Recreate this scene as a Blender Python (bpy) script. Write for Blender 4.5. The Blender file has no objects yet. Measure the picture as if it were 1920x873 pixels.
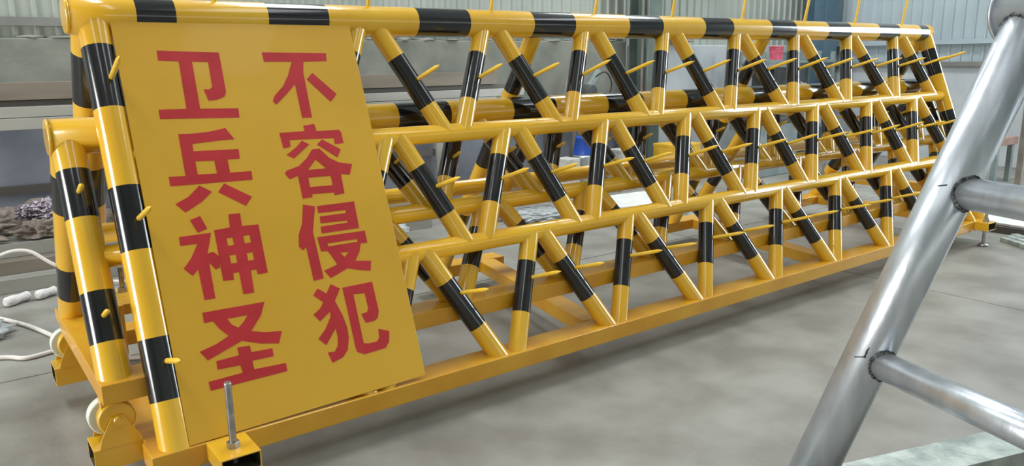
import bpy, math, random
from mathutils import Vector, Matrix, geometry, noise
random.seed(7)
sc = bpy.context.scene
COL = sc.collection
S = 0.6                       # one lattice module of the barricade in metres
FLOOR = 2.5                   # floor lies this many modules under the top pipe axis

# ------------------------------------------------------------------ camera
cam = bpy.data.objects.new('camera', bpy.data.cameras.new('camera'))
COL.objects.link(cam); sc.camera = cam
cam.data.sensor_width = 36.0
cam.data.lens = 27.47
cam.data.clip_start = 0.05
right = Vector((0.7993, -0.60083, -0.01122)); down = Vector((-0.13885, -0.16647, -0.97622)); fwd = Vector((0.58467, 0.78185, -0.21648))
m = Matrix((right, -down, -fwd)).transposed().to_4x4()
m.translation = Vector((-1.496, -2.969, 1.342))
cam.matrix_world = m

# ------------------------------------------------------------------ world and lamps
world = bpy.data.worlds.new('daylight'); sc.world = world
world.use_nodes = True
bgn = world.node_tree.nodes['Background']
bgn.inputs[0].default_value = (0.80, 0.90, 1.0, 1); bgn.inputs[1].default_value = 0.8

def area(name, loc, direction, sx, sy, power, color):
    l = bpy.data.lights.new(name, 'AREA'); l.shape = 'RECTANGLE'; l.size = sx; l.size_y = sy
    l.energy = power; l.color = color
    o = bpy.data.objects.new(name, l); COL.objects.link(o); o.location = loc
    o.rotation_euler = Vector(direction).to_track_quat('-Z', 'Y').to_euler()
    return o
area('doorway_daylight', (-7.8, 0.0, 2.0), (1, 0, -0.05), 2.2, 3.6, 430, (1.0, 0.98, 0.95))
area('doorway_daylight_right', (8.85, -2.6, 2.3), (-1, 0, -0.05), 2.2, 3.6, 330, (0.86, 0.95, 1.0))
area('window_daylight_front', (1.5, -7.85, 1.65), (0, 1, 0), 15.0, .14, 55, (1.0, 0.98, 0.95))
for i, (x, y, e) in enumerate(((-3.0, -3.5, 40), (1.5, -3.5, 40), (6.0, -3.5, 60), (-3.0, 1.6, 160), (1.5, 1.6, 180), (6.0, 1.6, 230))):
    area('skylight', (x, y, 6.05), (0, 0, -1), 1.0, 3.6, e, (0.92, 0.97, 1.0))
sc.view_settings.view_transform = 'Standard'; sc.view_settings.look = 'None'
sc.view_settings.gamma = 1.0; sc.view_settings.use_curve_mapping = False
sc.view_settings.exposure = 0.0

# ------------------------------------------------------------------ materials
def srgb(r, g, b):
    f = lambda c: (c / 255 / 12.92) if c <= 10 else ((c / 255 + 0.055) / 1.055) ** 2.4
    return (f(r), f(g), f(b), 1)
def mat(name, c1, c2=None, rough=0.5, metal=0.0, scale=6.0, bump=0.0, bscale=None, coat=0.0, detail=4.0, rvar=0.0, stretch=None, lo=0.35, hi=0.65, trans=0.0, alpha=1.0):
    M = bpy.data.materials.new(name); M.use_nodes = True
    nt = M.node_tree; b = nt.nodes['Principled BSDF']
    b.inputs['Roughness'].default_value = rough; b.inputs['Metallic'].default_value = metal
    b.inputs['Coat Weight'].default_value = coat; b.inputs['Coat Roughness'].default_value = 0.06
    b.inputs['Transmission Weight'].default_value = trans; b.inputs['Alpha'].default_value = alpha
    tc = nt.nodes.new('ShaderNodeTexCoord'); mp = nt.nodes.new('ShaderNodeMapping')
    nt.links.new(tc.outputs['Object'], mp.inputs[0])
    if stretch: mp.inputs['Scale'].default_value = stretch
    n = nt.nodes.new('ShaderNodeTexNoise'); n.inputs['Scale'].default_value = scale; n.inputs['Detail'].default_value = detail
    nt.links.new(mp.outputs[0], n.inputs['Vector'])
    r = nt.nodes.new('ShaderNodeValToRGB'); r.color_ramp.elements[0].position = lo; r.color_ramp.elements[1].position = hi
    r.color_ramp.elements[0].color = c1; r.color_ramp.elements[1].color = c2 or c1
    nt.links.new(n.outputs[0], r.inputs[0]); nt.links.new(r.outputs[0], b.inputs['Base Color'])
    if rvar:
        mr = nt.nodes.new('ShaderNodeMapRange'); mr.inputs[3].default_value = rough - rvar; mr.inputs[4].default_value = rough + rvar
        nt.links.new(n.outputs[0], mr.inputs[0]); nt.links.new(mr.outputs[0], b.inputs['Roughness'])
    if bump:
        n2 = nt.nodes.new('ShaderNodeTexNoise'); n2.inputs['Scale'].default_value = bscale or scale * 5; n2.inputs['Detail'].default_value = 3
        nt.links.new(mp.outputs[0], n2.inputs['Vector'])
        bp = nt.nodes.new('ShaderNodeBump'); bp.inputs['Strength'].default_value = bump; bp.inputs['Distance'].default_value = 0.01
        nt.links.new(n2.outputs[0], bp.inputs['Height']); nt.links.new(bp.outputs[0], b.inputs['Normal'])
    return M
YEL = mat('yellow_gloss_paint', srgb(224, 170, 34), srgb(230, 182, 46), 0.22, scale=3.5, coat=0.7, bump=0.05, bscale=14)
YEL_B = mat('yellow_base_paint', srgb(208, 148, 32), srgb(218, 164, 42), 0.38, scale=5, coat=0.25, bump=0.1, bscale=18)
YEL_S = mat('yellow_sign_paint', srgb(214, 162, 34), srgb(222, 170, 38), 0.42, scale=2.2, coat=0.12, bump=0.06, bscale=5)
SPK = mat('spike_yellow', srgb(236, 190, 50), srgb(240, 200, 80), 0.4, scale=20, bump=0.2, bscale=40)
BLK = mat('black_gloss_paint', srgb(22, 23, 26), srgb(30, 30, 32), 0.16, scale=6, coat=0.5, bump=0.04, bscale=16)
RED = mat('red_sign_paint', srgb(184, 32, 38), srgb(196, 40, 46), 0.45, scale=9)
STEEL = mat('bolt_steel', srgb(150, 148, 150), srgb(178, 176, 176), 0.35, metal=0.9, scale=30)
NYLON = mat('white_nylon', srgb(214, 224, 208), srgb(226, 232, 222), 0.35, scale=9)
DARKIN = mat('raw_dark_steel', srgb(62, 54, 42), srgb(84, 74, 58), 0.7, scale=12)
GALV = mat('galvanised_pipe', srgb(188, 194, 200), srgb(206, 211, 216), 0.34, metal=0.78, scale=30, rvar=0.04, stretch=(1, 1, 0.2), bump=0.04, bscale=120)
GALV2 = mat('galvanised_dull', srgb(140, 148, 142), srgb(190, 198, 190), 0.45, metal=0.55, scale=14, rvar=0.1, bump=0.12, bscale=70, detail=8)
WELD = mat('weld_bead_steel', srgb(50, 52, 54), srgb(120, 122, 122), 0.5, metal=0.8, scale=90, bump=0.6, bscale=150)
INK = mat('black_marker_ink', srgb(24, 22, 24), srgb(40, 36, 40), 0.6)
TUBE_G = mat('stored_steel_grey', srgb(140, 140, 134), srgb(176, 175, 168), 0.42, metal=0.35, scale=4, stretch=(0.2, 1, 1), bump=0.1)
TUBE_B = mat('stored_steel_brown', srgb(100, 92, 82), srgb(136, 127, 114), 0.5, metal=0.25, scale=4, stretch=(0.2, 1, 1), bump=0.1)
TUBE_D = mat('stored_steel_dark', srgb(78, 76, 74), srgb(104, 100, 95), 0.5, metal=0.3, scale=4, stretch=(0.2, 1, 1))
CLOTH_R = mat('patterned_rag', srgb(66, 64, 80), srgb(196, 182, 190), 0.9, scale=75, lo=.46, hi=.54)
SACK = mat('brown_sack', srgb(96, 84, 76), srgb(150, 140, 130), 0.95, scale=10, bump=0.6, bscale=60)
GLOVE = mat('white_cotton', srgb(206, 202, 200), srgb(224, 220, 220), 0.9, scale=14, bump=0.5, bscale=80)
CABLE = mat('white_cable', srgb(205, 198, 192), srgb(222, 216, 210), 0.5)
FILM = mat('clear_film', srgb(215, 222, 222), srgb(240, 244, 244), 0.15, scale=18, trans=0.55, bump=0.8, bscale=25)
FOAM = mat('white_foam_sheet', srgb(208, 208, 204), srgb(224, 224, 220), 0.7)
BLUE = mat('blue_plastic', srgb(32, 74, 168), srgb(40, 86, 184), 0.4)
CRATE = mat('yellow_plastic', srgb(206, 160, 40), srgb(222, 178, 56), 0.5)
CARTON = mat('pale_carton', srgb(176, 174, 166), srgb(196, 194, 186), 0.8, scale=18)
DARKM = mat('dark_machine_paint', srgb(46, 50, 48), srgb(70, 74, 72), 0.5)
GREYM = mat('grey_machine_paint', srgb(120, 132, 132), srgb(142, 154, 152), 0.5)
PINK = mat('pink_red_tin', srgb(206, 70, 96), srgb(226, 120, 140), 0.45, scale=14)
WOODP = mat('pinkish_board', srgb(150, 120, 110), srgb(170, 140, 130), 0.8)
RUBBER = mat('dark_rubber', srgb(30, 30, 30), srgb(44, 44, 44), 0.6)

# ------------------------------------------------------------------ helpers
def frame(d):
    d = d.normalized()
    a = Vector((0, 0, 1)) if abs(d.z) < 0.93 else Vector((1, 0, 0))
    u = d.cross(a).normalized(); return u, u.cross(d).normalized()
class MB:
    def __init__(s): s.v = []; s.f = []; s.mi = []; s.sm = []
    def face(s, idx, mi=0, smooth=False): s.f.append(idx); s.mi.append(mi); s.sm.append(smooth)
    def prof(s, p0, p1, prof, seg=20, mi=0, cap=True, mis=None):
        """surface of revolution; prof = list of (fraction along, radius)"""
        p0 = Vector(p0); p1 = Vector(p1); u, w = frame(p1 - p0); b = len(s.v)
        for (t, r) in prof:
            c = p0.lerp(p1, t)
            for i in range(seg):
                a = 2 * math.pi * i / seg
                s.v.append(c + u * (r * math.cos(a)) + w * (r * math.sin(a)))
        for k in range(len(prof) - 1):
            for i in range(seg):
                j = (i + 1) % seg
                s.face((b + k * seg + i, b + k * seg + j, b + (k + 1) * seg + j, b + (k + 1) * seg + i), mis[k] if mis else mi, True)
        if cap:
            s.face(tuple(b + i for i in reversed(range(seg))), mis[0] if mis else mi)
            e = b + (len(prof) - 1) * seg
            s.face(tuple(e + i for i in range(seg)), mis[-1] if mis else mi)
        return s
    def tube(s, p0, p1, r, seg=20, bands=(), cap=True):
        """pipe with painted bands: material 0 outside, 1 inside the bands (fractions)"""
        ts = [0.0]; mis = []
        for a, b in bands:
            if a > ts[-1] + 1e-4: ts.append(a); mis.append(0)
            ts.append(b); mis.append(1)
        if ts[-1] < 1 - 1e-4: ts.append(1.0); mis.append(0)
        return s.prof(p0, p1, [(t, r) for t in ts], seg, mis=mis, cap=cap)
    def box(s, c, size, rot=None, mi=0, bev=0.0):
        c = Vector(c); hx, hy, hz = size[0] / 2, size[1] / 2, size[2] / 2; b = len(s.v)
        R = rot or Matrix.Identity(3)
        for x, y, z in ((-1, -1, -1), (1, -1, -1), (1, 1, -1), (-1, 1, -1), (-1, -1, 1), (1, -1, 1), (1, 1, 1), (-1, 1, 1)):
            s.v.append(c + R @ Vector((x * hx, y * hy, z * hz)))
        for f in ((3, 2, 1, 0), (4, 5, 6, 7), (0, 1, 5, 4), (1, 2, 6, 5), (2, 3, 7, 6), (3, 0, 4, 7)): s.face(tuple(b + i for i in f), mi)
        return s
    def beam(s, p0, p1, w, h, mi=0, up=(0, 0, 1)):
        p0 = Vector(p0); p1 = Vector(p1); d = p1 - p0; x = d.normalized(); y = Vector(up).cross(x).normalized(); z = x.cross(y)
        R = Matrix((x, y, z)).transposed()
        return s.box((p0 + p1) / 2, (d.length, w, h), R, mi)
    def hollow(s, p0, p1, w, h, th=0.005, mi=0, mi_in=1):
        """square tube with open ends"""
        p0 = Vector(p0); p1 = Vector(p1); x = (p1 - p0).normalized(); y = Vector((0, 0, 1)).cross(x).normalized(); z = x.cross(y); b = len(s.v)
        for p in (p0, p1):
            for k in (1, 0):
                ww = w / 2 - (0 if k else th); hh = h / 2 - (0 if k else th)
                for a, c in ((-1, -1), (1, -1), (1, 1), (-1, 1)): s.v.append(p + y * (a * ww) + z * (c * hh))
        for i in range(4):
            j = (i + 1) % 4
            s.face((b + i, b + j, b + 8 + j, b + 8 + i), mi); s.face((b + 4 + j, b + 4 + i, b + 12 + i, b + 12 + j), mi_in)
            s.face((b + j, b + i, b + 4 + i, b + 4 + j), mi); s.face((b + 8 + i, b + 8 + j, b + 12 + j, b + 12 + i), mi)
        return s
    def extrude(s, ring, y0, y1, mi=0, axis='Y'):
        b = len(s.v); n = len(ring)
        for yy in (y0, y1):
            for (a, c) in ring: s.v.append(Vector((a, yy, c)) if axis == 'Y' else Vector((yy, a, c)))
        for i in range(n):
            j = (i + 1) % n; s.face((b + i, b + j, b + n + j, b + n + i), mi)
        s.face(tuple(b + i for i in reversed(range(n))), mi); s.face(tuple(b + n + i for i in range(n)), mi)
        return s
    def build(s, name, mats, parent=None, bevel=0.0, **props):
        org = Vector((0, 0, 0)); q = parent
        while q is not None: org += q.location; q = q.parent
        me = bpy.data.meshes.new(name)
        me.from_pydata([v - org for v in s.v], [], s.f)
        for M in (mats if isinstance(mats, (list, tuple)) else [mats]): me.materials.append(M)
        for p, mi, sm in zip(me.polygons, s.mi, s.sm): p.material_index = min(mi, len(me.materials) - 1); p.use_smooth = sm
        import bmesh
        bm = bmesh.new(); bm.from_mesh(me); bmesh.ops.recalc_face_normals(bm, faces=bm.faces); bm.to_mesh(me); bm.free()
        o = bpy.data.objects.new(name, me); COL.objects.link(o); o.parent = parent
        if bevel:
            bv = o.modifiers.new('bevel', 'BEVEL'); bv.width = bevel; bv.segments = 2; bv.limit_method = 'ANGLE'; bv.angle_limit = 0.6
        for k, v in props.items(): o[k] = v
        return o
def thing(name, label, cat, loc, group=None):
    o = bpy.data.objects.new(name, None); COL.objects.link(o); o.location = loc; o.empty_display_size = 0.1
    o['label'] = label; o['category'] = cat
    if group: o['group'] = group
    return o
def crumple(name, mats, c, size, seed, lumps=0.45, freq=3.0, parent=None, res=3, ground=True, **props):
    import bmesh
    bm = bmesh.new(); bmesh.ops.create_icosphere(bm, subdivisions=res, radius=1)
    for v in bm.verts:
        n = noise.noise(v.co * freq + Vector((seed, seed * .7, 3))) + 0.5 * noise.noise(v.co * freq * 2.3 + Vector((seed, 1, seed)))
        v.co *= 1 + lumps * n
        v.co = Vector((v.co.x * size[0] / 2, v.co.y * size[1] / 2, v.co.z * size[2] / 2))
        if ground and v.co.z < -size[2] * .3: v.co.z = -size[2] * .3
    me = bpy.data.meshes.new(name); bm.to_mesh(me); bm.free(); me.materials.append(mats)
    for p in me.polygons: p.use_smooth = True
    o = bpy.data.objects.new(name, me); COL.objects.link(o); o.parent = parent
    o.location = Vector(c) - (parent.location if parent else Vector((0, 0, 0)))
    for k, v in props.items(): o[k] = v
    return o
def U(x, y, z): return Vector((x * S, y * S, (z + FLOOR) * S))     # barricade modules to metres
def curve_tube(name, pts, r, M, parent=None, seg=8, steps=8, **props):
    P = [Vector(p) for p in pts]; out = []
    for i in range(len(P) - 1):
        a = P[max(i - 1, 0)]; b = P[i]; c = P[i + 1]; d = P[min(i + 2, len(P) - 1)]
        for k in range(steps):
            t = k / steps
            out.append(0.5 * ((2 * b) + (c - a) * t + (2 * a - 5 * b + 4 * c - d) * t * t + (3 * b - a - 3 * c + d) * t ** 3))
    out.append(P[-1]); mb = MB(); n = len(out)
    for i, q in enumerate(out):
        d = out[min(i + 1, n - 1)] - out[max(i - 1, 0)]; u, w = frame(d)
        for k in range(seg):
            a = 2 * math.pi * k / seg; mb.v.append(q + u * r * math.cos(a) + w * r * math.sin(a))
    for i in range(n - 1):
        for k in range(seg):
            j = (k + 1) % seg; mb.face((i * seg + k, i * seg + j, (i + 1) * seg + j, (i + 1) * seg + k), 0, True)
    mb.face(tuple(reversed(range(seg)))); mb.face(tuple((n - 1) * seg + k for k in range(seg)))
    return mb.build(name, M, parent, **props)

CHARS = [[[[[-.8294,.1415],[-.6258,.1493],[-.6272,.2215],[-.6292,.2933],[-.6374,.3109],[-.6662,.3219],[-.6943,.3235],[-.7033,.2823],[-.6831,.2829],[-.6722,.2741],[-.6692,.1835],[-.7226,.1822],[-.7275,.3509],[-.5988,.3556],[-.6015,.3892],[-.8617,.3803],[-.8606,.3479],[-.7721,.3494],[-.7658,.1803],[-.8308,.1761]]]],[[[[-.8145,.4356],[-.7791,.4373],[-.7177,.4345],[-.6578,.4243],[-.6346,.4662],[-.6714,.4664],[-.7763,.4725],[-.778,.4984],[-.6276,.5021],[-.6298,.5366],[-.6719,.5364],[-.6726,.5831],[-.5994,.5846],[-.6016,.6155],[-.8721,.6103],[-.8711,.5785],[-.8186,.5804]],[[-.7783,.5333],[-.7165,.536],[-.7157,.5817],[-.7795,.5795]]],[[[-.7816,.6174],[-.7451,.6432],[-.7827,.6728],[-.8416,.7031],[-.8675,.6713],[-.8227,.6519]]],[[[-.7,.6185],[-.6158,.6752],[-.6422,.7049],[-.725,.6461]]]],[[[[-.8328,.7301],[-.7986,.7207],[-.784,.7661],[-.8163,.7755]]],[[[-.8764,.7813],[-.7752,.7813],[-.7859,.8139],[-.7991,.8481],[-.7804,.8457],[-.7629,.8655],[-.7692,.9015],[-.7832,.9053],[-.8001,.8794],[-.803,.9996],[-.8375,.999],[-.8378,.896],[-.8591,.9143],[-.8813,.8863],[-.8532,.857],[-.8247,.8119],[-.8777,.8107]]],[[[-.7636,.7744],[-.7107,.7717],[-.7063,.7264],[-.6676,.7274],[-.6705,.7725],[-.6141,.7746],[-.6163,.945],[-.6508,.9453],[-.6526,.9276],[-.6712,.9276],[-.6752,1.0038],[-.7117,1.0032],[-.7108,.927],[-.7305,.9275],[-.7326,.9497],[-.7672,.9473],[-.7664,.902],[-.765,.8651]],[[-.729,.8068],[-.7088,.8074],[-.7087,.8334],[-.729,.8334]],[[-.6729,.8071],[-.6511,.8063],[-.6512,.8334],[-.6728,.8333]],[[-.731,.8659],[-.7099,.8662],[-.7103,.8943],[-.7306,.8941]],[[-.6735,.8672],[-.6533,.8665],[-.6526,.8935],[-.6736,.8941]]]],[[[[-.8522,1.0382],[-.6481,1.0412],[-.6685,1.0833],[-.7109,1.1294],[-.6654,1.1432],[-.6105,1.1504],[-.6283,1.1896],[-.6878,1.1769],[-.7475,1.1543],[-.8642,1.1927],[-.884,1.16],[-.8305,1.1477],[-.7854,1.1292],[-.8102,1.0996],[-.8245,1.0725],[-.8531,1.0725]],[[-.7796,1.0735],[-.7125,1.0743],[-.7276,1.0928],[-.7497,1.1095],[-.769,1.0948]]],[[[-.7662,1.1729],[-.7255,1.1753],[-.7248,1.1976],[-.6542,1.2008],[-.6552,1.2278],[-.7269,1.2262],[-.7268,1.2551],[-.6195,1.2596],[-.6207,1.2873],[-.8736,1.289],[-.8751,1.26],[-.7646,1.2572],[-.7683,1.2314],[-.8406,1.2288],[-.8394,1.2008],[-.7661,1.1987]]]],[[[[-.4724,.1492],[-.2254,.1533],[-.2301,.1846],[-.3225,.1867],[-.3321,.2272],[-.3366,.4037],[-.3743,.4032],[-.3739,.2735],[-.4157,.312],[-.4599,.3482],[-.4703,.3359],[-.4602,.3155],[-.4195,.2781],[-.3923,.2374],[-.3678,.1862],[-.4719,.185]]],[[[-.2976,.231],[-.2188,.317],[-.2494,.3468],[-.3246,.2557]]]],[[[[-.3771,.433],[-.3338,.4289],[-.3307,.4563],[-.2414,.4575],[-.2347,.4695],[-.2353,.5102],[-.2696,.5114],[-.2697,.4878],[-.4391,.4832],[-.4417,.5088],[-.4687,.5125],[-.4718,.4559],[-.4642,.4542],[-.3757,.4541]]],[[[-.3945,.4886],[-.3697,.5054],[-.4381,.5532],[-.4624,.5372],[-.4219,.5125]]],[[[-.3167,.4897],[-.2518,.5334],[-.2719,.563],[-.3406,.5076]]],[[[-.3634,.5246],[-.3343,.5239],[-.3044,.5617],[-.2702,.5829],[-.2195,.5936],[-.2385,.6338],[-.2724,.6267],[-.2756,.7018],[-.315,.7041],[-.315,.6936],[-.4001,.6906],[-.4005,.7023],[-.4376,.7031],[-.4374,.6178],[-.4701,.6276],[-.4828,.606],[-.4763,.5957],[-.426,.5822],[-.3905,.5558]],[[-.3584,.5638],[-.3247,.6005],[-.395,.5998]],[[-.4006,.6288],[-.3137,.6301],[-.3141,.666],[-.4017,.664]]]],[[[[-.442,.7249],[-.3989,.7364],[-.4269,.827],[-.4245,.9995],[-.4625,1.0018],[-.4633,.879],[-.4776,.8881],[-.4889,.8728],[-.4805,.8308],[-.4597,.7918]]],[[[-.391,.7366],[-.2449,.7361],[-.2478,.8382],[-.3954,.8385],[-.3945,.8131],[-.2878,.812],[-.2876,.8041],[-.3918,.801],[-.3894,.7757],[-.286,.7758],[-.2859,.7646],[-.3921,.7629]]],[[[-.4161,.8494],[-.228,.8513],[-.2287,.8976],[-.2555,.8959],[-.2666,.9251],[-.2907,.9567],[-.2299,.9667],[-.2403,1.003],[-.2865,.9919],[-.3265,.9788],[-.3975,1.0028],[-.4168,.9727],[-.3626,.9588],[-.38,.9189],[-.3887,.9044],[-.4123,.903]],[[-.3827,.8775],[-.2663,.8777],[-.2654,.8881],[-.3819,.8884]],[[-.3418,.918],[-.3087,.9201],[-.3289,.9364]]]],[[[[-.4752,1.0522],[-.455,1.0311],[-.4266,1.0546],[-.404,1.0245],[-.3729,1.0463],[-.4013,1.086],[-.3849,1.1402],[-.3773,1.1874],[-.3795,1.2249],[-.3933,1.2671],[-.4165,1.288],[-.4582,1.2981],[-.4673,1.2589],[-.4421,1.2618],[-.4264,1.2445],[-.4198,1.216],[-.42,1.1821],[-.4667,1.2323],[-.4899,1.2049],[-.4583,1.1776],[-.4298,1.1386],[-.4273,1.1202],[-.4707,1.1466],[-.4892,1.1189],[-.4608,1.1022],[-.4448,1.0828]]],[[[-.363,1.0451],[-.2442,1.0441],[-.2433,1.1535],[-.2528,1.1789],[-.27,1.1871],[-.3035,1.187],[-.3134,1.1518],[-.2906,1.1502],[-.2818,1.138],[-.2823,1.0803],[-.327,1.0765],[-.3285,1.2576],[-.3089,1.262],[-.2754,1.2618],[-.2642,1.2504],[-.2607,1.2186],[-.2195,1.2353],[-.2298,1.2736],[-.249,1.2926],[-.2916,1.2944],[-.3335,1.2961],[-.359,1.2826],[-.3625,1.2628],[-.3621,1.1219]]]]]
BRACES = [(0,0.039,0.415,0.264,0.61),(0,0.957,0.556,0.249,0.593),(0,1.054,1.425,0.276,0.612),(0,1.957,1.559,0.245,0.584),(0,2.056,2.392,0.27,0.624),(0,2.916,2.538,0.249,0.583),(0,3.028,3.375,0.276,0.625),(0,3.933,3.521,0.238,0.595),(0,3.957,4.364,0.293,0.626),(0,4.894,4.516,0.252,0.587),(0,4.97,5.365,0.283,0.611),(0,5.891,5.488,0.244,0.579),(0,5.94,6.38,0.276,0.615),(0,6.886,6.506,0.24,0.573),(0,7.031,7.399,0.282,0.61),(1,0.031,0.374,1.039,1.375),(1,0.911,0.531,1.022,1.353),(1,1.045,1.367,1.046,1.382),(1,1.896,1.539,1.018,1.345),(1,2.026,2.358,1.054,1.377),(1,2.894,2.548,1.025,1.349),(1,3.013,3.362,1.057,1.372),(1,3.89,3.501,1.021,1.348),(1,4.015,4.343,1.058,1.372),(1,4.864,4.476,1.012,1.343),(1,5.031,5.373,1.068,1.37),(1,5.896,5.494,1.016,1.34),(1,6.059,6.375,1.056,1.376),(1,6.905,6.496,1.007,1.336),(1,6.995,7.39,1.045,1.369),(2,0.033,0.414,1.825,2.16),(2,0.927,0.584,1.807,2.148),(2,1.03,1.427,1.827,2.148),(2,1.91,1.56,1.799,2.144),(2,2.007,2.43,1.827,2.151),(2,2.886,2.569,1.797,2.13),(2,3.017,3.409,1.832,2.153),(2,3.896,3.551,1.804,2.128),(2,3.976,4.412,1.827,2.153),(2,4.892,4.532,1.792,2.126),(2,4.986,5.421,1.834,2.153),(2,5.89,5.519,1.798,2.126)]

# ================================================================== the hall
CONC = mat('floor_concrete', srgb(124, 121, 113), srgb(148, 146, 138), 0.5, scale=3.0, rvar=0.05, bump=0.15, bscale=30, lo=.36, hi=.64)
GROOVE = mat('joint_dirt', srgb(84, 80, 76), srgb(100, 96, 90), 0.9)
WALLC = mat('stained_concrete', srgb(104, 108, 100), srgb(146, 146, 136), 0.9, scale=2.2, detail=9, bump=0.3, bscale=26, lo=.3, hi=.7)
WALLP = mat('pale_plaster', srgb(172, 178, 182), srgb(192, 196, 198), 0.85, scale=2.0, detail=8, bump=0.1, bscale=20)
SHEET = mat('corrugated_sheet', srgb(152, 158, 150), srgb(168, 173, 165), 0.5, scale=1.5, metal=0.1)
SHEET_R = mat('corrugated_sheet_blue', srgb(164, 178, 184), srgb(178, 190, 196), 0.5, scale=1.5, metal=0.1)
COLG = mat('green_grey_column', srgb(84, 98, 92), srgb(104, 118, 110), 0.55, scale=3)
COLB = mat('blue_grey_column', srgb(78, 104, 122), srgb(92, 118, 134), 0.55, scale=3)
DADO = mat('blue_grey_wall_paint', srgb(112, 118, 128), srgb(136, 140, 150), 0.85, scale=3.0, detail=9, bump=0.15, bscale=30)
GIRT = mat('grey_girt', srgb(116, 116, 112), srgb(130, 130, 124), 0.6, scale=5)
CEIL = mat('ceiling_sheet', srgb(186, 190, 190), srgb(196, 200, 200), 0.7)

X0, X1, Y0, Y1, ZT = -8.0, 9.0, -8.0, 3.7, 6.2
floor = MB().box(((X0 + X1) / 2, (Y0 + Y1) / 2, -0.11), (X1 - X0, Y1 - Y0, 0.2)).build('floor', GROOVE, kind='structure')
xs = [X0, -3.0, 3.08, X1]; ys = [Y0, -4.4, 0.9, Y1]
for i in range(3):
    for j in range(3):
        a, b, c, d = xs[i], xs[i + 1], ys[j], ys[j + 1]; g = 0.004
        MB().box(((a + b) / 2, (c + d) / 2, -0.01), (b - a - 2 * g, d - c - 2 * g, 0.02)).build('concrete_slab', CONC, floor)

def rib_sheet(u0, u1, z0, z1, pitch=0.135, dep=0.022):
    """profile across a corrugated sheet: flat pans between narrow trapezoid ribs"""
    n = max(1, round((u1 - u0) / pitch)); p = (u1 - u0) / n; prof = []
    for k in range(n):
        a = u0 + k * p
        prof += [(a, 0), (a + p * .68, 0), (a + p * .76, dep), (a + p * .90, dep), (a + p * .98, 0)]
    prof.append((u1, 0)); return prof
def wall_sheet(u0, u1, z0, z1, place, M, parent):
    mb = MB(); pr = rib_sheet(u0, u1, z0, z1)
    for z in (z0, z1):
        for (u, d) in pr: mb.v.append(place(u, d, z))
    n = len(pr)
    for i in range(n - 1): mb.face((i, i + 1, n + i + 1, n + i))
    return mb.build('wall_sheet', M, parent)
wb = MB().box(((X0 + X1) / 2, Y1 + 0.16, ZT / 2), (X1 - X0 + .4, 0.1, ZT)).build('wall_back', SHEET, kind='structure')
u = X0
while u < X1 - .01:
    e = min(u + 0.945, X1); wall_sheet(u, e, 1.46, ZT, lambda a, d, z: Vector((a, Y1 + 0.06 - d, z)), SHEET, wb); u = e
MB().box(((X0 + 5.1) / 2, Y1 + 0.02, 0.765), (5.1 - X0, 0.2, 1.53)).build('concrete_dado', WALLC, wb, bevel=0.01)
MB().box(((5.1 + X1) / 2, Y1 + 0.02, 0.745), (X1 - 5.1, 0.2, 1.49)).build('plaster_dado', WALLP, wb, bevel=0.01)
MB().box(((X0 + 5.1) / 2, Y1 - 0.0, 1.645), (5.1 - X0, 0.05, 0.06)).build('wall_girt', GIRT, wb)
MB().box(((X0 + 5.0) / 2, Y1 - 0.085, 0.47), (5.0 - X0, 0.012, 0.94)).build('painted_dado', DADO, wb)
# ragged mortar along the top of the concrete
for k in range(26):
    x = -2.6 + k * 0.3 + random.uniform(-.05, .05)
    crumple('mortar_lump', WALLC, (x, Y1 - 0.02, 1.535), (random.uniform(.1, .34), .14, random.uniform(.015, .04)), k, 0.5, parent=wb, res=2)
wr = MB().box((X1 + 0.16, (Y0 + Y1) / 2, ZT / 2), (0.1, Y1 - Y0 + .4, ZT)).build('wall_right', SHEET_R, kind='structure')
u = Y0
while u < Y1 - .01:
    e = min(u + 0.945, Y1); wall_sheet(u, e, 1.2, ZT, lambda a, d, z: Vector((X1 + 0.06 - d, a, z)), SHEET_R, wr); u = e
MB().box((X1 + 0.02, (Y0 + Y1) / 2, 0.6), (0.2, Y1 - Y0, 1.2)).build('plaster_dado', WALLP, wr, bevel=0.01)
MB().box((X1 - 0.05, (Y0 + Y1) / 2, 1.225), (0.16, Y1 - Y0, 0.06)).build('wall_ledge', GIRT, wr, bevel=0.005)
MB().box((X1 - 0.0, (Y0 + Y1) / 2, 1.50), (0.05, Y1 - Y0, 0.06)).build('wall_girt', SHEET_R, wr)
wl = MB().box((X0 - 0.1, (Y0 - 1.6) / 2, ZT / 2), (0.2, -1.6 - Y0, ZT)).box((X0 - .1, 3.25, ZT / 2), (0.2, .9, ZT)).box((X0 - .1, .6, 5.1), (.2, 4.4, 2.2)).build('wall_left', SHEET, kind='structure')
wf = MB().box(((X0 + X1) / 2, Y0 - 0.1, ZT / 2), (X1 - X0, 0.2, ZT)).build('wall_front', SHEET, kind='structure')
MB().box(((X0 + X1) / 2, (Y0 + Y1) / 2, ZT + 0.05), (X1 - X0 + .4, Y1 - Y0 + .4, 0.1)).build('ceiling', CEIL, kind='structure')
# steel columns of the hall (H sections) standing against the wall
def column(x, y, w, d, M, n):
    t = MB().box((x, y + d / 2, ZT / 2), (w, .014, ZT)).box((x, y - d / 2, ZT / 2), (w, .014, ZT)).box((x, y, ZT / 2), (.012, d - .014, ZT)).build('trim_%d' % n, M, kind='structure')
    return t
c1 = column(5.22, 3.44, .26, .24, COLG, 1)
MB().tube((5.03, 3.3, 0), (5.03, 3.3, ZT), .014, 8).build('conduit', TUBE_G, c1)
MB().tube((5.11, 3.29, 0), (5.11, 3.29, ZT), .010, 8).build('conduit', TUBE_G, c1)
c2 = column(8.62, 3.36, .30, .28, COLB, 2)

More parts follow.
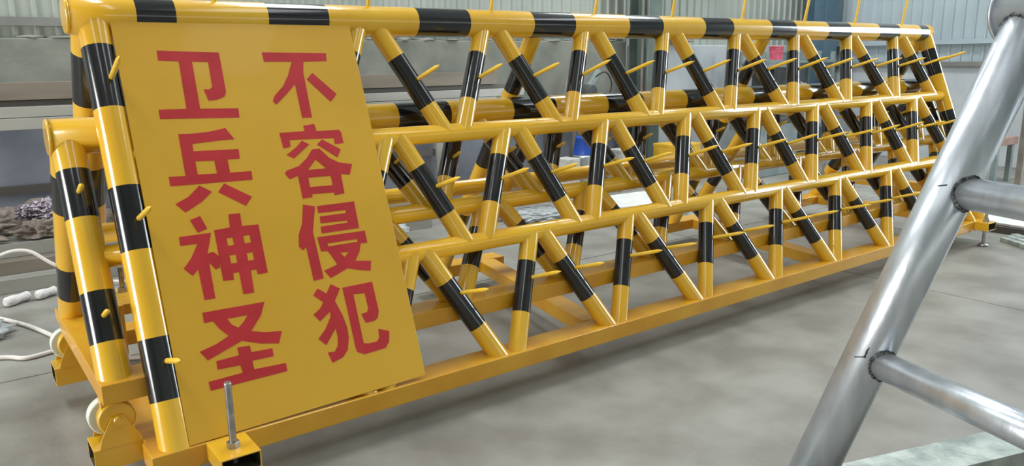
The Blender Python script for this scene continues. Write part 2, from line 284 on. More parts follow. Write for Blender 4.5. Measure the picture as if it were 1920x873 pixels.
# ================================================================== the two yellow barricades
CB, SB = 0.92925, 0.36943          # cosine and sine of the face tilt of the big frame
def face(s, t, sgn=-1, off=0.0):    # point on an inclined face: along, down the slope, outward offset
    return Vector((s * S, sgn * (SB * t + CB * off) * S, (-CB * t + SB * off + FLOOR) * S))
T = (0.0, 0.816, 1.603, 2.375)
RB, RL, RT = 0.065 * S, 0.086 * S, 0.1 * S
YB = [YEL, BLK]
big = thing('barricade', 'tall outer yellow and black striped spiked pipe barricade carrying the red lettered sign', 'barricade', U(3.0, 0, -FLOOR))
def bandpipe(name, p0, p1, r, bands, parent, seg=20, mats=None, **k):
    o = MB().tube(p0, p1, r, seg, bands).build(name, mats or YB, parent, **k); return o
def mitre(name, p0, p1, r, bands, parent, e0, e1, seg=20, mats=None):
    """pipe whose ends are coped: e = ('pipe', axis point, pipe radius, face normal) or ('flat', height)"""
    ax = (p1 - p0).normalized(); L = (p1 - p0).length; mb = MB().tube(p0, p1, r, seg, bands, cap=False)
    nr = len(mb.v) // seg
    for e, ring, q in ((e0, 0, p0), (e1, nr - 1, p1)):
        for i in range(seg):
            v = mb.v[ring * seg + i]
            if e[0] == 'flat': d = (e[1] - v.z) / ax.z
            else:
                c, rr, N = e[1], e[2] - .0015, e[3]
                D_ = N.cross(Vector((1, 0, 0))).normalized()
                o = v - q; a = (q - c).dot(N) + o.dot(N); h = math.sqrt(max(rr * rr - a * a, 0))
                other = p1 if ring == 0 else p0
                sg = 1 if (other - c).dot(D_) > 0 else -1
                d = (sg * h - (v - c).dot(D_)) / ax.dot(D_)
            mb.v[ring * seg + i] = v + ax * d
    return mb.build(name, mats or YB, parent)
def fr(v, a, b): return (v - a) / (b - a)
def add_spike(base, dirv, L, parent, r=0.0085):
    d = Vector(dirv).normalized(); d = (d + Vector((random.uniform(-.03, .03), random.uniform(-.03, .03), random.uniform(-.03, .03)))).normalized()
    L *= random.uniform(.95, 1.04)
    mb = MB().prof(base - d * .006, base + d * L, [(0, r * .8), (.03, r), (.82, r * .98), (.9, r * .7), (1, r * .12)], 10)
    return mb.build('spike', SPK, parent)
# --- top pipe with painted bands
XA, XB = -1.79, 7.70
bl = [(-1.454, -1.243), (-.705, -.309), (.356, .786), (1.375, 1.797), (2.404, 2.819), (3.384, 3.794), (4.397, 4.812), (5.404, 5.842), (6.445, 6.90), (7.40, 7.60)]
tp = bandpipe('top_pipe', U(XA, 0, 0), U(XB, 0, 0), RT, [(fr(a, XA, XB), fr(b, XA, XB)) for a, b in bl], big, 32)
MB().prof(U(XA - .012, 0, 0), U(XA + .005, 0, 0), [(0, RT * .97), (.4, RT * 1.02), (1, RT * 1.02)], 32).build('end_cap', YEL, tp)
MB().prof(U(XB + .012, 0, 0), U(XB - .005, 0, 0), [(0, RT * .97), (.4, RT * 1.02), (1, RT * 1.02)], 32).build('end_cap', YEL, tp)
# --- rails
for t in T[1:3]: bandpipe('rail', face(-1.66, t), face(7.66, t), 0.063 * S, (), big)
# --- lattice braces of the front face, each with its spike
NF = Vector((0, -CB, SB))
def endcut(s, row, sgn=-1):
    if row == 3: return ('flat', (-2.207 + FLOOR) * S - .001)
    return ('pipe', face(s, T[row], sgn), (RT, .063 * S, .063 * S)[row], Vector((0, sgn * CB, SB)))
def lattice(s0, s1, row, tt):
    t0, t1 = T[row], T[row + 1]
    return mitre('brace', face(s0, t0), face(s1, t1), RB, [(fr(tt[0], t0, t1), fr(tt[1], t0, t1))], big, endcut(s0, row), endcut(s1, row + 1))
for row, s0, s1, ta, tb in BRACES:
    t0, t1 = T[row], T[row + 1]
    p0, p1 = face(s0, t0), face(s1, t1)
    br = lattice(s0, s1, row, (ta, tb))
    tm = (0.437, 1.192, 1.925)[row]; f = fr(tm, t0, t1); c = face(s0 + (s1 - s0) * f, tm)
    N = Vector((0, -CB, SB)); ang = Vector((0, -math.cos(.32), math.sin(.32)))
    add_spike(c + N * RB + Vector((.012 if s1 > s0 else .016, 0, 0)), ang, .19, br)
for row in range(3):                                   # braces reaching behind the sign plate
    t0, t1 = T[row], T[row + 1]
    for (s0, s1) in ((-.06, -.43), (-.94, -.57), (-1.06, -1.43)):
        lattice(s0, s1, row, (t0 + (t1 - t0) * .29, t0 + (t1 - t0) * .71))
(s0, s1) = (7.04, 7.42)
t0, t1 = T[2], T[3]
for a, b in ((6.04 + .02, 6.42), (6.94, 6.56), (7.03, 7.42)):
    br = lattice(a, b, 2, (t0 + (t1 - t0) * .29, t0 + (t1 - t0) * .71))
    c = face((a + b) / 2, 1.925); add_spike(c + Vector((0, -CB, SB)) * RB, (0, -math.cos(.32), math.sin(.32)), .19, br)
# --- inclined end legs
def leg(s, sgn, bands, rad=RL):
    return mitre('leg', face(s, 0.02, sgn), face(s, T[3] + .02, sgn), rad, [(fr(a, .02, T[3] + .02), fr(b, .02, T[3] + .02)) for a, b in bands], big, endcut(s, 0, sgn), endcut(s, 3, sgn), 28)
l1 = leg(-1.662, -1, ((.196, .549), (.986, 1.338), (1.81, 2.141)))
for t, L in ((.39, .20), (1.175, .20), (1.943, .20)):
    add_spike(face(-1.640, t, -1, .083), (0, -math.cos(.32), math.sin(.32)), L, l1, .009)
l2 = leg(7.655, -1, ((.223, .551), (1.014, 1.36), (1.82, 2.15)))
for t in (.39, 1.175): add_spike(face(7.66, t, -1, .083), (0, -math.cos(.32), math.sin(.32)), .19, l2, .009)
# --- rear struts
KM = .60                                   # the rear side of the big frame leans out further
def rear_pipe(name, xa, xb, r, zs, seg):
    NR = Vector((0, 1, KM)).normalized()
    return mitre(name, U(xa, .01, -.02), U(xb, KM * 2.207, -2.207), r, [((-a - .02) / 2.187, (-b - .02) / 2.187) for a, b in zs], big,
                 ('pipe', U(xa, 0, 0), RT, NR), ('flat', (-2.207 + FLOOR) * S - .001), seg)
for x in (-1.685, 7.655): rear_pipe('leg', x, x, RL, ((-.19, -.47), (-.86, -1.12), (-1.5, -1.78)), 28)
for xa, xb in ((1.48, 1.36), (4.45, 4.65)): rear_pipe('rear_strut', xa, xb, RB * 1.05, ((-.27, -.515), (-.93, -1.16), (-1.62, -1.85)), 20)
# --- base
zb = -2.207; hb = .115
def bbeam(name, x0, x1, y, ztop, w, h, parent, **k):
    return MB().beam(U(x0, y, ztop - h / 2), U(x1, y, ztop - h / 2), w * S, h * S).build(name, YEL_B, parent, bevel=.003, **k)
bbeam('base_beam', -1.80, 7.75, -.862, zb, .21, hb, big)
bbeam('base_beam', -1.80, -.55, 1.33, zb, .21, hb, big)
bbeam('base_beam', 6.7, 7.75, 1.33, zb, .21, hb, big)
bbeam('base_beam', 1.15, 2.05, 1.37, zb, .21, hb, big)
bbeam('base_beam', 4.45, 5.2, 1.37, zb, .21, hb, big)
for x, xr in ((-1.70, -1.70), (1.40, 1.83), (4.55, 5.02), (7.65, 7.65)):
    MB().beam(U(x, -.757, zb - hb / 2), U(xr, 1.225 if x == xr else 1.265, zb - hb / 2), .17 * S, hb * S).build('cross_beam', YEL_B, big, bevel=.003)
# --- outriggers with levelling bolts
def levelling(x, y, sgn, parent, ztop=zb, tall=.37, long_=.25, foot=True):
    o = MB().hollow(U(x, y, ztop - .045), U(x, y + sgn * long_, ztop - .045), .205 * S, .095 * S).build('outrigger', [YEL, DARKIN], parent, bevel=.0015)
    p = U(x, y + sgn * long_ * .52, 0); zt = (ztop + FLOOR) * S
    z0 = 0.004 if foot else zt - .1
    pr = []; n = 56; r = .0118
    for k in range(n + 1): pr.append((k / n, r if k % 2 else r * .9))
    MB().prof((p.x, p.y, z0 + .012), (p.x, p.y, zt + tall * S), pr, 12).build('levelling_bolt', STEEL, o)
    mb = MB().prof((p.x, p.y, zt + .0), (p.x, p.y, zt + .020), [(0, .021), (1, .021)], 6)
    for f in mb.sm: pass
    mb.sm = [False] * len(mb.sm); mb.build('hex_nut', STEEL, o, bevel=.001)
    if foot: MB().prof((p.x, p.y, 0.001), (p.x, p.y, .022), [(0, .034), (.5, .034), (1, .015)], 16).build('bolt_foot', STEEL, o)
levelling(-1.432, -.967, -1, big, tall=.36)
levelling(7.45, -.967, -1, big, tall=.10, long_=.16)
levelling(-.9, 1.43, 1, big, tall=.2); levelling(7.0, 1.43, 1, big, tall=.10)
# --- roller supports under the inner frame
def roller(x, y, parent, sgn=1):
    mb = MB().hollow(U(x - .16 * sgn, y, -2.27), U(x + .20 * sgn, y, -2.27), .20 * S, .12 * S).build('roller_bracket', [YEL, DARKIN], parent, bevel=.0015)
    c = U(x - .03 * sgn, y, -2.07)
    for yy in (-.062, .055):
        ring = [(c.x - .060, c.z - .085), (c.x + .060, c.z - .085), (c.x + .050, c.z - .05), (c.x + .018, c.z + .012), (c.x - .018, c.z + .012), (c.x - .050, c.z - .05)]
        MB().extrude(ring, c.y + yy, c.y + yy + .007).build('axle_plate', YEL, mb)
    MB().prof((c.x, c.y - .052, c.z), (c.x, c.y - .006, c.z), [(0, .050), (.08, .055), (.92, .055), (1, .05)], 28).build('roller_wheel', YEL, mb)
    MB().prof((c.x - .012, c.y + .012, c.z - .01), (c.x - .012, c.y + .05, c.z - .01), [(0, .058), (.08, .062), (.92, .062), (1, .058)], 28).build('roller_wheel', NYLON, mb)
    MB().prof((c.x, c.y - .078, c.z), (c.x, c.y + .068, c.z), [(0, .013), (1, .013)], 12).build('axle', YEL, mb)
roller(-1.86, -.60, big); roller(-1.86, .80, big); roller(7.55, -.60, big, -1); roller(7.55, .80, big, -1)
MB().box(U(-1.62, -.66, -2.02), (.05, .012, .21)).build('guide_plate', YEL_B, big, bevel=.002)
MB().box(U(-1.62, .66, -2.02), (.05, .012, .21)).build('guide_plate', YEL_B, big, bevel=.002)
# --- upright spikes on the top pipe
for k, x in enumerate((-1.0, .01, 1.02, 2.07, 3.01, 4.01, 5.05, 6.03, 7.06)):
    add_spike(U(x, -.02, .095), (0.03, -.14, 1), .20, tp)
# --- sign plate and its red painted characters
q = [(-1.592, .045), (-.170, .050), (-.188, 2.378), (-1.612, 2.400)]
mb = MB()
for off in (.066, .073):
    for s_, t_ in q: mb.v.append(face(s_, t_, -1, off))
for f in ((0, 1, 2, 3), (7, 6, 5, 4), (0, 4, 5, 1), (1, 5, 6, 2), (2, 6, 7, 3), (3, 7, 4, 0)): mb.face(f)
sign = mb.build('sign_plate', YEL_S, big, bevel=.001, label='flat yellow sheet metal sign with eight red characters')
for ch in CHARS:
    mb = MB()
    for poly in ch:
        rings = [[Vector((a, b, 0)) for a, b in ring] for ring in poly]
        flat = [v for r_ in rings for v in r_]
        tri = geometry.tessellate_polygon(rings)
        P = lambda v, off: face(v.x / S, v.y / S, -1, off)
        b0 = len(mb.v)
        for v in flat: mb.v.append(P(v, .0745))
        for v in flat: mb.v.append(P(v, .0725))
        n = len(flat)
        for t_ in tri: mb.face(tuple(b0 + i for i in t_))
        base = b0
        for r_ in rings:
            m_ = len(r_)
            for i in range(m_):
                j = (i + 1) % m_; mb.face((base + i, base + j, base + n + j, base + n + i))
            base += m_
    mb.build('painted_character', RED, sign)

# --- the lower frame telescoped inside
low = thing('barricade', 'lower striped barricade nested inside the tall sign-bearing one, left end sticking out', 'barricade', U(3.0, .05, -1.965))
ZA, KI, ZR, ZI = -.651, .479, -1.288, -1.865
def inn(x, z, sgn=-1, off=0.0):
    if sgn > 0: return U(x, .60 * (ZA - z), z)
    return U(x, sgn * (KI * (ZA - z) + off * .902), z + off * .432)
def icut(s, z, sgn=-1):
    if z <= ZI: return ('flat', (ZI + FLOOR) * S - .001)
    return ('pipe', inn(s, z, sgn), RT if z >= ZA else .062 * S, Vector((0, sgn * .902, .432)) if sgn < 0 else Vector((0, .857, .514)))
XA, XB = -1.95, 7.76
tp2 = bandpipe('top_pipe', U(XA, 0, ZA), U(XB, 0, ZA), RT, [(fr(a, XA, XB), fr(b, XA, XB)) for a, b in [(.17 + k, .60 + k) for k in range(-1, 7)] + [(7.17, 7.5)]], low, 32)
MB().prof(U(XA - .012, 0, ZA), U(XA + .005, 0, ZA), [(0, RT * .97), (.4, RT * 1.03), (1, RT * 1.03)], 32).build('end_cap', YEL, tp2)
for sg in (-1, 1): bandpipe('rail', inn(-1.86, ZR, sg), inn(7.70, ZR, sg), .062 * S, (), low)
def zf(z0, z1, zs): return [(fr(a, z0, z1), fr(b, z0, z1)) for a, b in zs]
for x in (-1.865, 7.70):
    for sg in (-1, 1):
        zs = ((-.842, -1.09), (-1.46, -1.71)) if sg < 0 else ((-.86, -1.09), (-1.47, -1.70))
        l = mitre('leg', inn(x, ZA - .02, sg), inn(x, ZI, sg), RL, zf(ZA - .02, ZI, zs), low, icut(x, ZA, sg), icut(x, ZI, sg), 28)
        if sg < 0:
            for z in (-.965, -1.585): add_spike(inn(x, z, -1, .083), (0, -.90, .43), .075, l, .009)
for k in range(-2, 8):
    for z0, z1 in ((ZA, ZR), (ZR, ZI)):
        for s0, s1 in ((-.13 + .97 * k, .25 + .97 * k), (.72 + .975 * k, .35 + .975 * k)):
            if min(s0, s1) < -1.80 or max(s0, s1) > 7.62: continue
            br = mitre('brace', inn(s0, z0), inn(s1, z1), RB, [(.30, .70)], low, icut(s0, z0), icut(s1, z1), 16)
            zc = z0 + (z1 - z0) * .5; add_spike(inn((s0 + s1) / 2, zc, -1, .06), (0, -.90, .43), .07, br, .007)
for a, b in ((1.50, 1.40), (4.5, 4.4)):
    mitre('rear_strut', inn(a, ZA, 1), inn(b, ZI, 1), RB, [(.2, .35), (.65, .8)], low, icut(a, ZA, 1), icut(b, ZI, 1), 16)
bbeam('base_beam', -1.95, 7.78, -.60, ZI, .22, .11, low)
bbeam('base_beam', -1.95, 7.78, .84, ZI, .20, .075, low)
for x in (-1.885, 7.68):
    MB().beam(U(x, -.49, ZI - .055), U(x, .74, ZI - .055), .13 * S, .11 * S).build('cross_beam', YEL_B, low, bevel=.003)
MB().box(U(-1.93, -.63, -1.995), (.03, .05, .04)).build('stop_lug', YEL_B, low, bevel=.001)
levelling(-1.50, .94, 1, low, ztop=ZI, tall=.19, foot=False)
levelling(7.4, .94, 1, low, ztop=ZI, tall=.16, foot=False)
MB().prof(U(-1.70, .25, -.515), U(-1.705, .22, -.66), [(0, .004), (1, .004)], 8).build('eye_rod', STEEL, tp2)

# ================================================================== unpainted frame in the right foreground
A = Vector((.369, -2.290, 1.438)); B = Vector((.084, -2.108, .585)); ld = (B - A)
gal = thing('barricade', 'bare galvanised end of an unfinished pipe frame leaning in the right foreground', 'barricade', (.7, -2.3, 0))
D = Vector((-.297, -.954, 0)).normalized()                 # long axis of this frame
Cx = Vector((.954, -.297, 0)).normalized()                 # across it
foot = A + ld * ((A.z - .30) / -ld.z)
MB().tube(A, foot, .050, 40).build('leg', GALV, gal)
top0 = A - D * .062 + Vector((0, 0, -.012))
tpg = MB().tube(top0, top0 + D * .62, .062, 40).build('top_pipe', GALV, gal)
MB().prof(top0 - D * .006, top0 + D * .004, [(0, .061), (.3, .066), (1, .066)], 40).build('end_cap', GALV, tpg)
rear_foot = A + Cx * .45; rear_foot.z = .30
MB().tube(A, rear_foot, .050, 32).build('leg', GALV, gal)
def bead(c, axis, main_d, r_small, r_big, parent, toward, n=44):
    """weld seam where a pipe of radius r_small meets a pipe of radius r_big"""
    u, w = frame(axis); md = main_d.normalized(); mb = MB()
    for k in range(n):
        a = 2 * math.pi * k / n; p = c + u * (r_small * math.cos(a)) + w * (r_small * math.sin(a))
        # slide along the rail axis to the skin of the leg
        rel = p - c; rel_perp = rel - md * rel.dot(md); side = axis - md * axis.dot(md); side.normalize()
        h = (rel_perp - side * rel_perp.dot(side)).length
        depth = math.sqrt(max(r_big ** 2 - h * h, 0)); q = p + axis * ((depth - rel_perp.dot(side)) / axis.dot(side))
        s_ = .0066 * random.uniform(.75, 1.2); b = len(mb.v)
        for (x, y, z) in ((1, 0, 0), (-1, 0, 0), (0, 1, 0), (0, -1, 0), (0, 0, 1), (0, 0, -1)): mb.v.append(q + Vector((x, y, z)) * s_)
        for f in ((0, 2, 4), (2, 1, 4), (1, 3, 4), (3, 0, 4), (2, 0, 5), (1, 2, 5), (3, 1, 5), (0, 3, 5)): mb.face(tuple(b + i for i in f), 0, True)
    mb.build('weld_bead', WELD, parent)
for f, r in ((.445, .0335), (.885, .0315)):
    c = A + (B - A) * f
    rl = MB().tube(c, c + D * .66, r, 32).build('rail', GALV, gal)
    bead(c, D, ld, r, .0505, rl, D)
bead(A, ld.normalized(), D, .050, .063, tpg, ld)
# marker ticks drawn beside the joints
eye = Vector((-1.496, -2.969, 1.342)); ln = ld.normalized()
for f in (.445, .885):
    c = A + (B - A) * f; n_ = D - ln * D.dot(ln); n_.normalize(); sd = ln.cross(n_)
    if sd.x > 0: sd = -sd                          # towards the outer (left) flank of the leg
    def skin(ang, along): return c + (n_ * math.cos(ang) + sd * math.sin(ang)) * .0507 + ln * along
    curve_tube('marker_tick', [skin(a_, -.006 + .004 * k) for k, a_ in enumerate((1.02, 1.18, 1.34))], .0011, INK, gal, 6, 4)
    if f > .5:
        for k in range(3): curve_tube('marker_tick', [skin(.96 + .03 * k, -.030 + .004 * k), skin(.99 - .02 * k, -.018), skin(.93 + .04 * k, -.006)], .0011, INK, gal, 6, 4)
# base cross beam and its support blocks
s0 = foot - Cx * .16 - D * .09; s1 = foot + Cx * 1.25 - D * .09
cb = MB().hollow(Vector((s0.x, s0.y, .265)), Vector((s1.x, s1.y, .265)), .125, .07, .004).build('cross_beam', [GALV2, DARKIN], gal, bevel=.002)
for q in (foot - D * .06, foot + Cx * 1.1 - D * .09):
    MB().box((q.x, q.y, .116), (.10, .10, .228)).build('support_block', TUBE_D, gal, bevel=.004)

# ================================================================== stored steel behind
rack = thing('storage_rack', 'grey steel rack against the concrete wall holding the long tubes', 'rack', (0, 3.3, 0))
for x in (-2.4, -.05, 2.48):
    MB().box((x, 3.50, .60), (.10, .06, 1.2)).build('post', TUBE_G, rack, bevel=.004)
    MB().box((x, 3.30, .895), (.06, .46, .05)).build('arm', TUBE_G, rack, bevel=.004)
MB().box((0.04, 3.52, .48), (5.0, .04, .06)).build('tie_bar', TUBE_D, rack)
def long_tube(label, x0, x1, y, z0, z1, d, M, group='long steel profiles on the wall rack', cat='steel tube'):
    t = MB().hollow((x0, y + d / 2, (z0 + z1) / 2), (x1, y + d / 2, (z0 + z1) / 2), d, z1 - z0, .005).build('steel_tube', [M, DARKIN], bevel=.003)
    t['label'] = label; t['category'] = cat
    if group: t['group'] = group
    return t
long_tube('lowest grey profile on the wall rack, resting on its arms', -3.3, 2.9, 3.13, .925, 1.0, .13, TUBE_G)
long_tube('bright grey profile on the wall rack, second from the bottom', -3.4, 3.25, 3.15, 1.004, 1.074, .12, TUBE_G)
long_tube('dark narrow profile on the wall rack under the brown tube', -3.4, 3.1, 3.22, 1.078, 1.112, .10, TUBE_D)
long_tube('big brownish square tube on top of the wall rack', -3.4, 2.95, 3.18, 1.116, 1.232, .12, TUBE_B)
long_tube('short pale tube with a dark open end lying behind the rack profiles', 1.2, 1.86, 3.29, .925, 1.0, .08, TUBE_G)
def channel(label, x0, x1, y, z, d, h, M):
    mb = MB().box(((x0 + x1) / 2, y + d / 2, z - .004), (x1 - x0, d, .008)).box(((x0 + x1) / 2, y + .004, z - h / 2 - .004), (x1 - x0, .008, h - .008)).box(((x0 + x1) / 2, y + d - .004, z - h / 2 - .004), (x1 - x0, .008, h - .008))
    o = mb.build('steel_channel', M, bevel=.002); o['label'] = label; o['category'] = 'steel channel'; o['group'] = 'steel channels piled on the floor by the wall'
channel('topmost grey steel channel of the floor pile, carrying rags', -3.2, 1.9, 2.72, .252, .32, .086, TUBE_G)
channel('middle grey steel channel of the floor pile', -3.3, 1.7, 2.60, .165, .42, .080, TUBE_B)
channel('bottom grey steel channel of the floor pile', -3.4, 1.75, 2.47, .084, .52, .083, TUBE_G)
def loose(name, label, cat, c, size, seed, M, group=None, **k):
    o = crumple(name, M, c, size, seed, **k); o['label'] = label; o['category'] = cat
    if group: o['group'] = group
    return o
loose('rag', 'pink and grey patterned rag on the steel pile', 'rag', (-.88, 2.98, .39), (.34, .13, .14), 3, CLOTH_R, freq=3.6, lumps=.8, res=5)
loose('sack', 'crumpled brown sack on the steel pile left of the rag', 'sack', (-1.36, 2.87, .335), (.40, .22, .20), 5, SACK, lumps=.8, res=5)
loose('dust_heap', 'grey heap of floor sweepings behind the sacks under the patterned rag', 'heap', (-1.0, 3.22, .155), (1.3, .20, .50), 13, SACK, lumps=.35, res=4)
loose('sack', 'small grey brown sack on the steel pile below the patterned rag', 'sack', (-.96, 2.81, .30), (.28, .13, .12), 8, SACK, lumps=.8, res=5)
loose('sack', 'grey dusty bundle on the steel pile seen between the lattice bars', 'sack', (1.25, 2.88, .30), (.5, .2, .13), 11, SACK, lumps=.6, res=4)
def roll(label, a, b, r):
    o = MB().prof(a, b, [(0, r * .6), (.08, r), (.35, r * 1.05), (.6, r * .8), (.92, r), (1, r * .5)], 14).build('work_glove', GLOVE); o['label'] = label; o['category'] = 'glove'; o['group'] = 'white gloves on the floor'
roll('white rolled glove on the floor, left of the pair', (-1.26, 2.15, .03), (-1.13, 2.24, .032), .028)
roll('white rolled glove on the floor, right of the pair beside the barricade', (-1.10, 2.20, .03), (-.99, 2.27, .03), .027)
for nm, lab, pts in (('power_cable', 'white cable arching over the steel pile at far left', ((-2.0, 2.0, .012), (-1.45, 2.38, .10), (-1.25, 2.43, .24), (-1.10, 2.41, .26), (-.98, 2.36, .17), (-.80, 2.30, .05), (-.5, 2.2, .012))),
                     ('power_cable', 'white cable snaking across the floor under the left end', ((-1.35, 1.98, .012), (-1.28, 1.86, .012), (-1.18, 1.62, .012), (-1.10, 1.34, .012), (-1.02, .95, .012), (-.8, .8, .012))),
                     ('power_cable', 'thin white cable looping on the floor nearest the left edge', ((-1.62, 1.30, .012), (-1.35, 1.22, .012), (-1.26, 1.14, .012), (-1.15, 1.16, .012), (-1.08, 1.18, .012), (-1.04, 1.17, .012)))):
    o = curve_tube(nm, pts, .011, CABLE); o['label'] = lab; o['category'] = 'cable'; o['group'] = 'white cables on the floor'
loose('plastic_bag', 'clear crumpled plastic bag on the floor at the left edge', 'plastic bag', (-1.43, 1.62, .03), (.30, .26, .09), 21, FILM, lumps=.5, res=4)
loose('plastic_bag', 'clear crumpled plastic bag seen just right of the sign', 'plastic bag', (1.20, 2.22, .06), (.26, .26, .18), 24, FILM, lumps=.6, res=4)
def sheet(name, label, cat, pts, z, th, M, wav=.0, group=None):
    mb = MB(); n = len(pts)
    for zz in (z, z + th):
        for x, y in pts: mb.v.append(Vector((x, y, zz + wav * random.random())))
    mb.face(tuple(reversed(range(n)))); mb.face(tuple(range(n, 2 * n)))
    for i in range(n): mb.face((i, (i + 1) % n, n + (i + 1) % n, n + i))
    o = mb.build(name, M); o['label'] = label; o['category'] = cat
    if group: o['group'] = group
    return o
loose('plastic_film', 'flat crumpled clear wrapping film on the floor behind the lattice', 'plastic film', (2.72, 2.20, .03), (.75, .45, .07), 31, FILM, lumps=.5, freq=5, res=5)
loose('plastic_film', 'bunched clear wrapping film seen through the right lattice', 'plastic film', (3.75, 1.25, .09), (.34, .34, .24), 34, FILM, lumps=.6, freq=5, res=4)
sheet('foam_sheet', 'white foam sheet flat on the floor behind the middle lattice', 'foam sheet', ((3.42, 2.05), (3.83, 1.93), (4.42, 2.5), (3.85, 2.55)), .002, .02, FOAM)
# --- floor and bench clutter by the back wall
def tub(name, label, cat, c, r0, r1, h, M, parts=True, group=None):
    t = thing(name, label, cat, c, group); c = Vector(c)
    MB().prof(c, c + Vector((0, 0, h)), [(0, r0), (.02, r0), (.9, r1), (.92, r1 * 1.06), (1, r1 * 1.06)], 24).build('body', M, t)
    if parts: MB().prof(c + Vector((0, 0, h * .55)), c + Vector((0, 0, h * .6)), [(0, r1 * 1.01), (1, r1 * 1.02)], 24).build('rim_band', M, t)
    return t
tub('steel_drum', 'silvery steel drum under the blue bucket', 'drum', (3.74, 2.78, 0), .13, .13, .42, GALV)
tub('plastic_bucket', 'blue plastic bucket upturned on the steel drum', 'bucket', (3.74, 2.78, .421), .14, .11, .17, BLUE)
def carton(name, label, cat, c, size, M, group=None):
    t = thing(name, label, cat, (c[0], c[1], c[2]), group)
    MB().box((c[0], c[1], c[2] + size[2] / 2), size).build('box_body', M, t, bevel=.006)
    MB().box((c[0], c[1], c[2] + size[2] - .01), (size[0] * 1.02, size[1] * 1.02, .03)).build('lid', M, t, bevel=.004)
    return t
carton('carton', 'pale grey carton standing left of the steel drum', 'box', (3.46, 2.75, 0), (.16, .2, .40), CARTON)
carton('storage_crate', 'yellow plastic crate on the floor by the wall', 'crate', (5.0, 2.72, 0), (.42, .3, .44), CRATE)
carton('carton', 'pale carton between the steel drum and the yellow crate', 'box', (4.32, 2.82, 0), (.3, .22, .42), CARTON)
bench = thing('workbench', 'dark steel workbench with a saw on it near the green column', 'workbench', (4.55, 3.25, 0))
MB().box((4.55, 3.27, .80), (1.7, .5, .05)).build('bench_top', TUBE_D, bench, bevel=.004)
for x in (3.8, 5.3):
    for y in (3.06, 3.48): MB().box((x, y, .388), (.05, .05, .775)).build('leg', TUBE_D, bench, bevel=.003)
saw = thing('bench_saw', 'dark bench machine with curved hose on the workbench', 'machine', (4.32, 3.3, .826))
MB().box((4.35, 3.3, .87), (.42, .26, .085)).build('machine_base', DARKM, saw, bevel=.01)
MB().prof((4.2, 3.2, .99), (4.2, 3.36, .99), [(0, .07), (.1, .085), (.9, .085), (1, .07)], 20).build('motor', DARKM, saw)
MB().beam((4.15, 3.3, .93), (4.38, 3.3, 1.22), .05, .06).build('arm', GREYM, saw, bevel=.006)
curve_tube('hose', ((4.3, 3.28, 1.15), (4.44, 3.26, 1.2), (4.52, 3.25, 1.08), (4.48, 3.25, .92)), .008, RUBBER, saw)
MB().prof((4.08, 3.15, .83), (4.08, 3.15, .95), [(0, .035), (1, .035)], 14).build('white_cup', FOAM, saw)
st = thing('rod_stand', 'thin A shaped wire stand leaning on the wall rack', 'stand', (3.95, 3.3, .826))
MB().tube((3.86, 3.3, .83), (4.0, 3.32, 1.32), .006, 8).build('rod', TUBE_G, st)
MB().tube((3.95, 3.22, .83), (4.0, 3.32, 1.32), .006, 8).build('rod', TUBE_G, st)
MB().box((3.88, 3.27, .88), (.07, .1, .1)).build('clamp', GREYM, st, bevel=.01)
for k, (x, w, h, M, lab) in enumerate(((4.75, .16, .07, GREYM, 'grey tool case on the workbench beside the saw'), (5.05, .2, .05, PINK, 'pinkish scrap box on the workbench near the column'))):
    carton('tool_box', lab, 'box', (x, 3.2, .826), (w, .18, h), M)
# --- wall ledge clutter and shelf further right
sh = thing('shelf_unit', 'grey open shelf unit in the far corner with the pink tin', 'shelf', (7.3, 3.1, 0))
for x in (6.78, 8.22):
    for y in (2.92, 3.28): MB().box((x, y, .70), (.05, .05, 1.40)).build('post', GREYM, sh, bevel=.003)
for z in (.45, .86, 1.28): MB().box((7.5, 3.1, z), (1.5, .42, .04)).build('shelf_board', GREYM, sh, bevel=.003)
tub('paint_tin', 'pink and red tin on top of the shelf unit', 'tin', (7.15, 3.05, 1.301), .085, .085, .17, PINK)
carton('tool_case', 'grey green case lying on top of the shelf unit', 'case', (7.72, 3.1, 1.301), (.5, .34, .10), GREYM)
carton('steel_cabinet_box', 'dark grey metal box on the middle shelf in the corner', 'box', (7.2, 3.1, .881), (.45, .32, .32), DARKM)
loose('cloth_scrap', 'white cloth scrap on the shelf unit beside the dark box', 'cloth', (7.68, 3.0, .93), (.24, .2, .14), 41, GLOVE, lumps=.7, res=4)
carton('carton', 'pale carton on the lowest shelf in the corner', 'box', (7.9, 3.1, .471), (.4, .3, .24), CARTON)
loose('rubble_bag', 'dusty bag of small parts on the ledge of the pale wall', 'bag', (5.85, 3.62, 1.545), (.6, .12, .13), 44, SACK, lumps=.7, res=4)
for k, (x, lab) in enumerate(((6.1, 'white jar'),)): pass
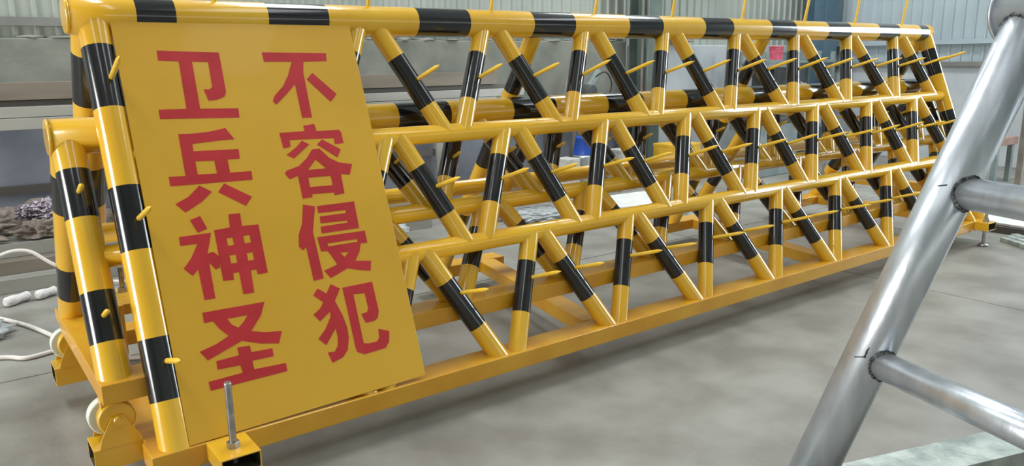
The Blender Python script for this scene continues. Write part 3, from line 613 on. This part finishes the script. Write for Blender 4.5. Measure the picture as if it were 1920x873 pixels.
# second bench with grey machine between
pl = thing('press_machine', 'grey machine with slanted tube standing in front of the pale wall', 'machine', (6.35, 2.6, 0))
MB().box((6.35, 2.6, .30), (.7, .45, .6)).build('machine_body', GREYM, pl, bevel=.01)
MB().box((6.35, 2.6, .63), (.85, .5, .05)).build('machine_table', TUBE_D, pl, bevel=.006)
MB().tube((6.5, 2.55, .66), (6.85, 2.6, 1.08), .035, 16).build('slanted_tube', GALV, pl)
MB().box((6.15, 2.6, .72), (.2, .2, .13)).build('gear_box', DARKM, pl, bevel=.01)
# --- far right
POSTM = mat('weathered_post', srgb(112, 106, 98), srgb(134, 126, 116), 0.8, scale=8)
tr = thing('trestle', 'wooden topped trestle bench at the foot of the right wall', 'trestle', (7.6, .62, 0))
MB().box((7.65, .60, .44), (.5, .22, .08)).build('top_plank', WOODP, tr, bevel=.004)
for x in (7.47, 7.83):
    for y in (.53, .67): MB().box((x, y, .20), (.06, .05, .40)).build('leg', GREYM, tr, bevel=.003)
po = MB().box((6.3, -.14, 1.0), (.05, .05, 2.0)).build('wooden_post', POSTM, bevel=.003); po['label'] = 'narrow brown post at the right edge in front of the trestle'; po['category'] = 'post'
sheet('scrap_sheet', 'white sheet on the floor at the right behind the bare pipe', 'sheet', ((5.05, -.40), (5.04, -.68), (5.7, -.95), (6.7, -.35), (5.6, -.1)), .055, .015, FOAM)
sheet('scrap_plate', 'dark steel plate under the white sheet at the right', 'plate', ((5.0, -.45), (5.0, -.82), (5.4, -1.2), (6.1, -.6)), .002, .05, TUBE_D)
for k, (y, lab) in enumerate(((-.86, 'galvanised strip on the floor, leftmost of the three by the dark plate'), (-.78, 'galvanised strip on the floor, middle of the three by the dark plate'), (-.70, 'galvanised strip on the floor, rightmost of the three by the dark plate'))):
    o = MB().beam((4.74 + .09 * k, -.66, .016), (4.30 + .09 * k, -1.32, .016), .06, .03).build('steel_strip', GALV2, bevel=.002); o['label'] = lab; o['category'] = 'steel strip'; o['group'] = 'galvanised strips at the right'
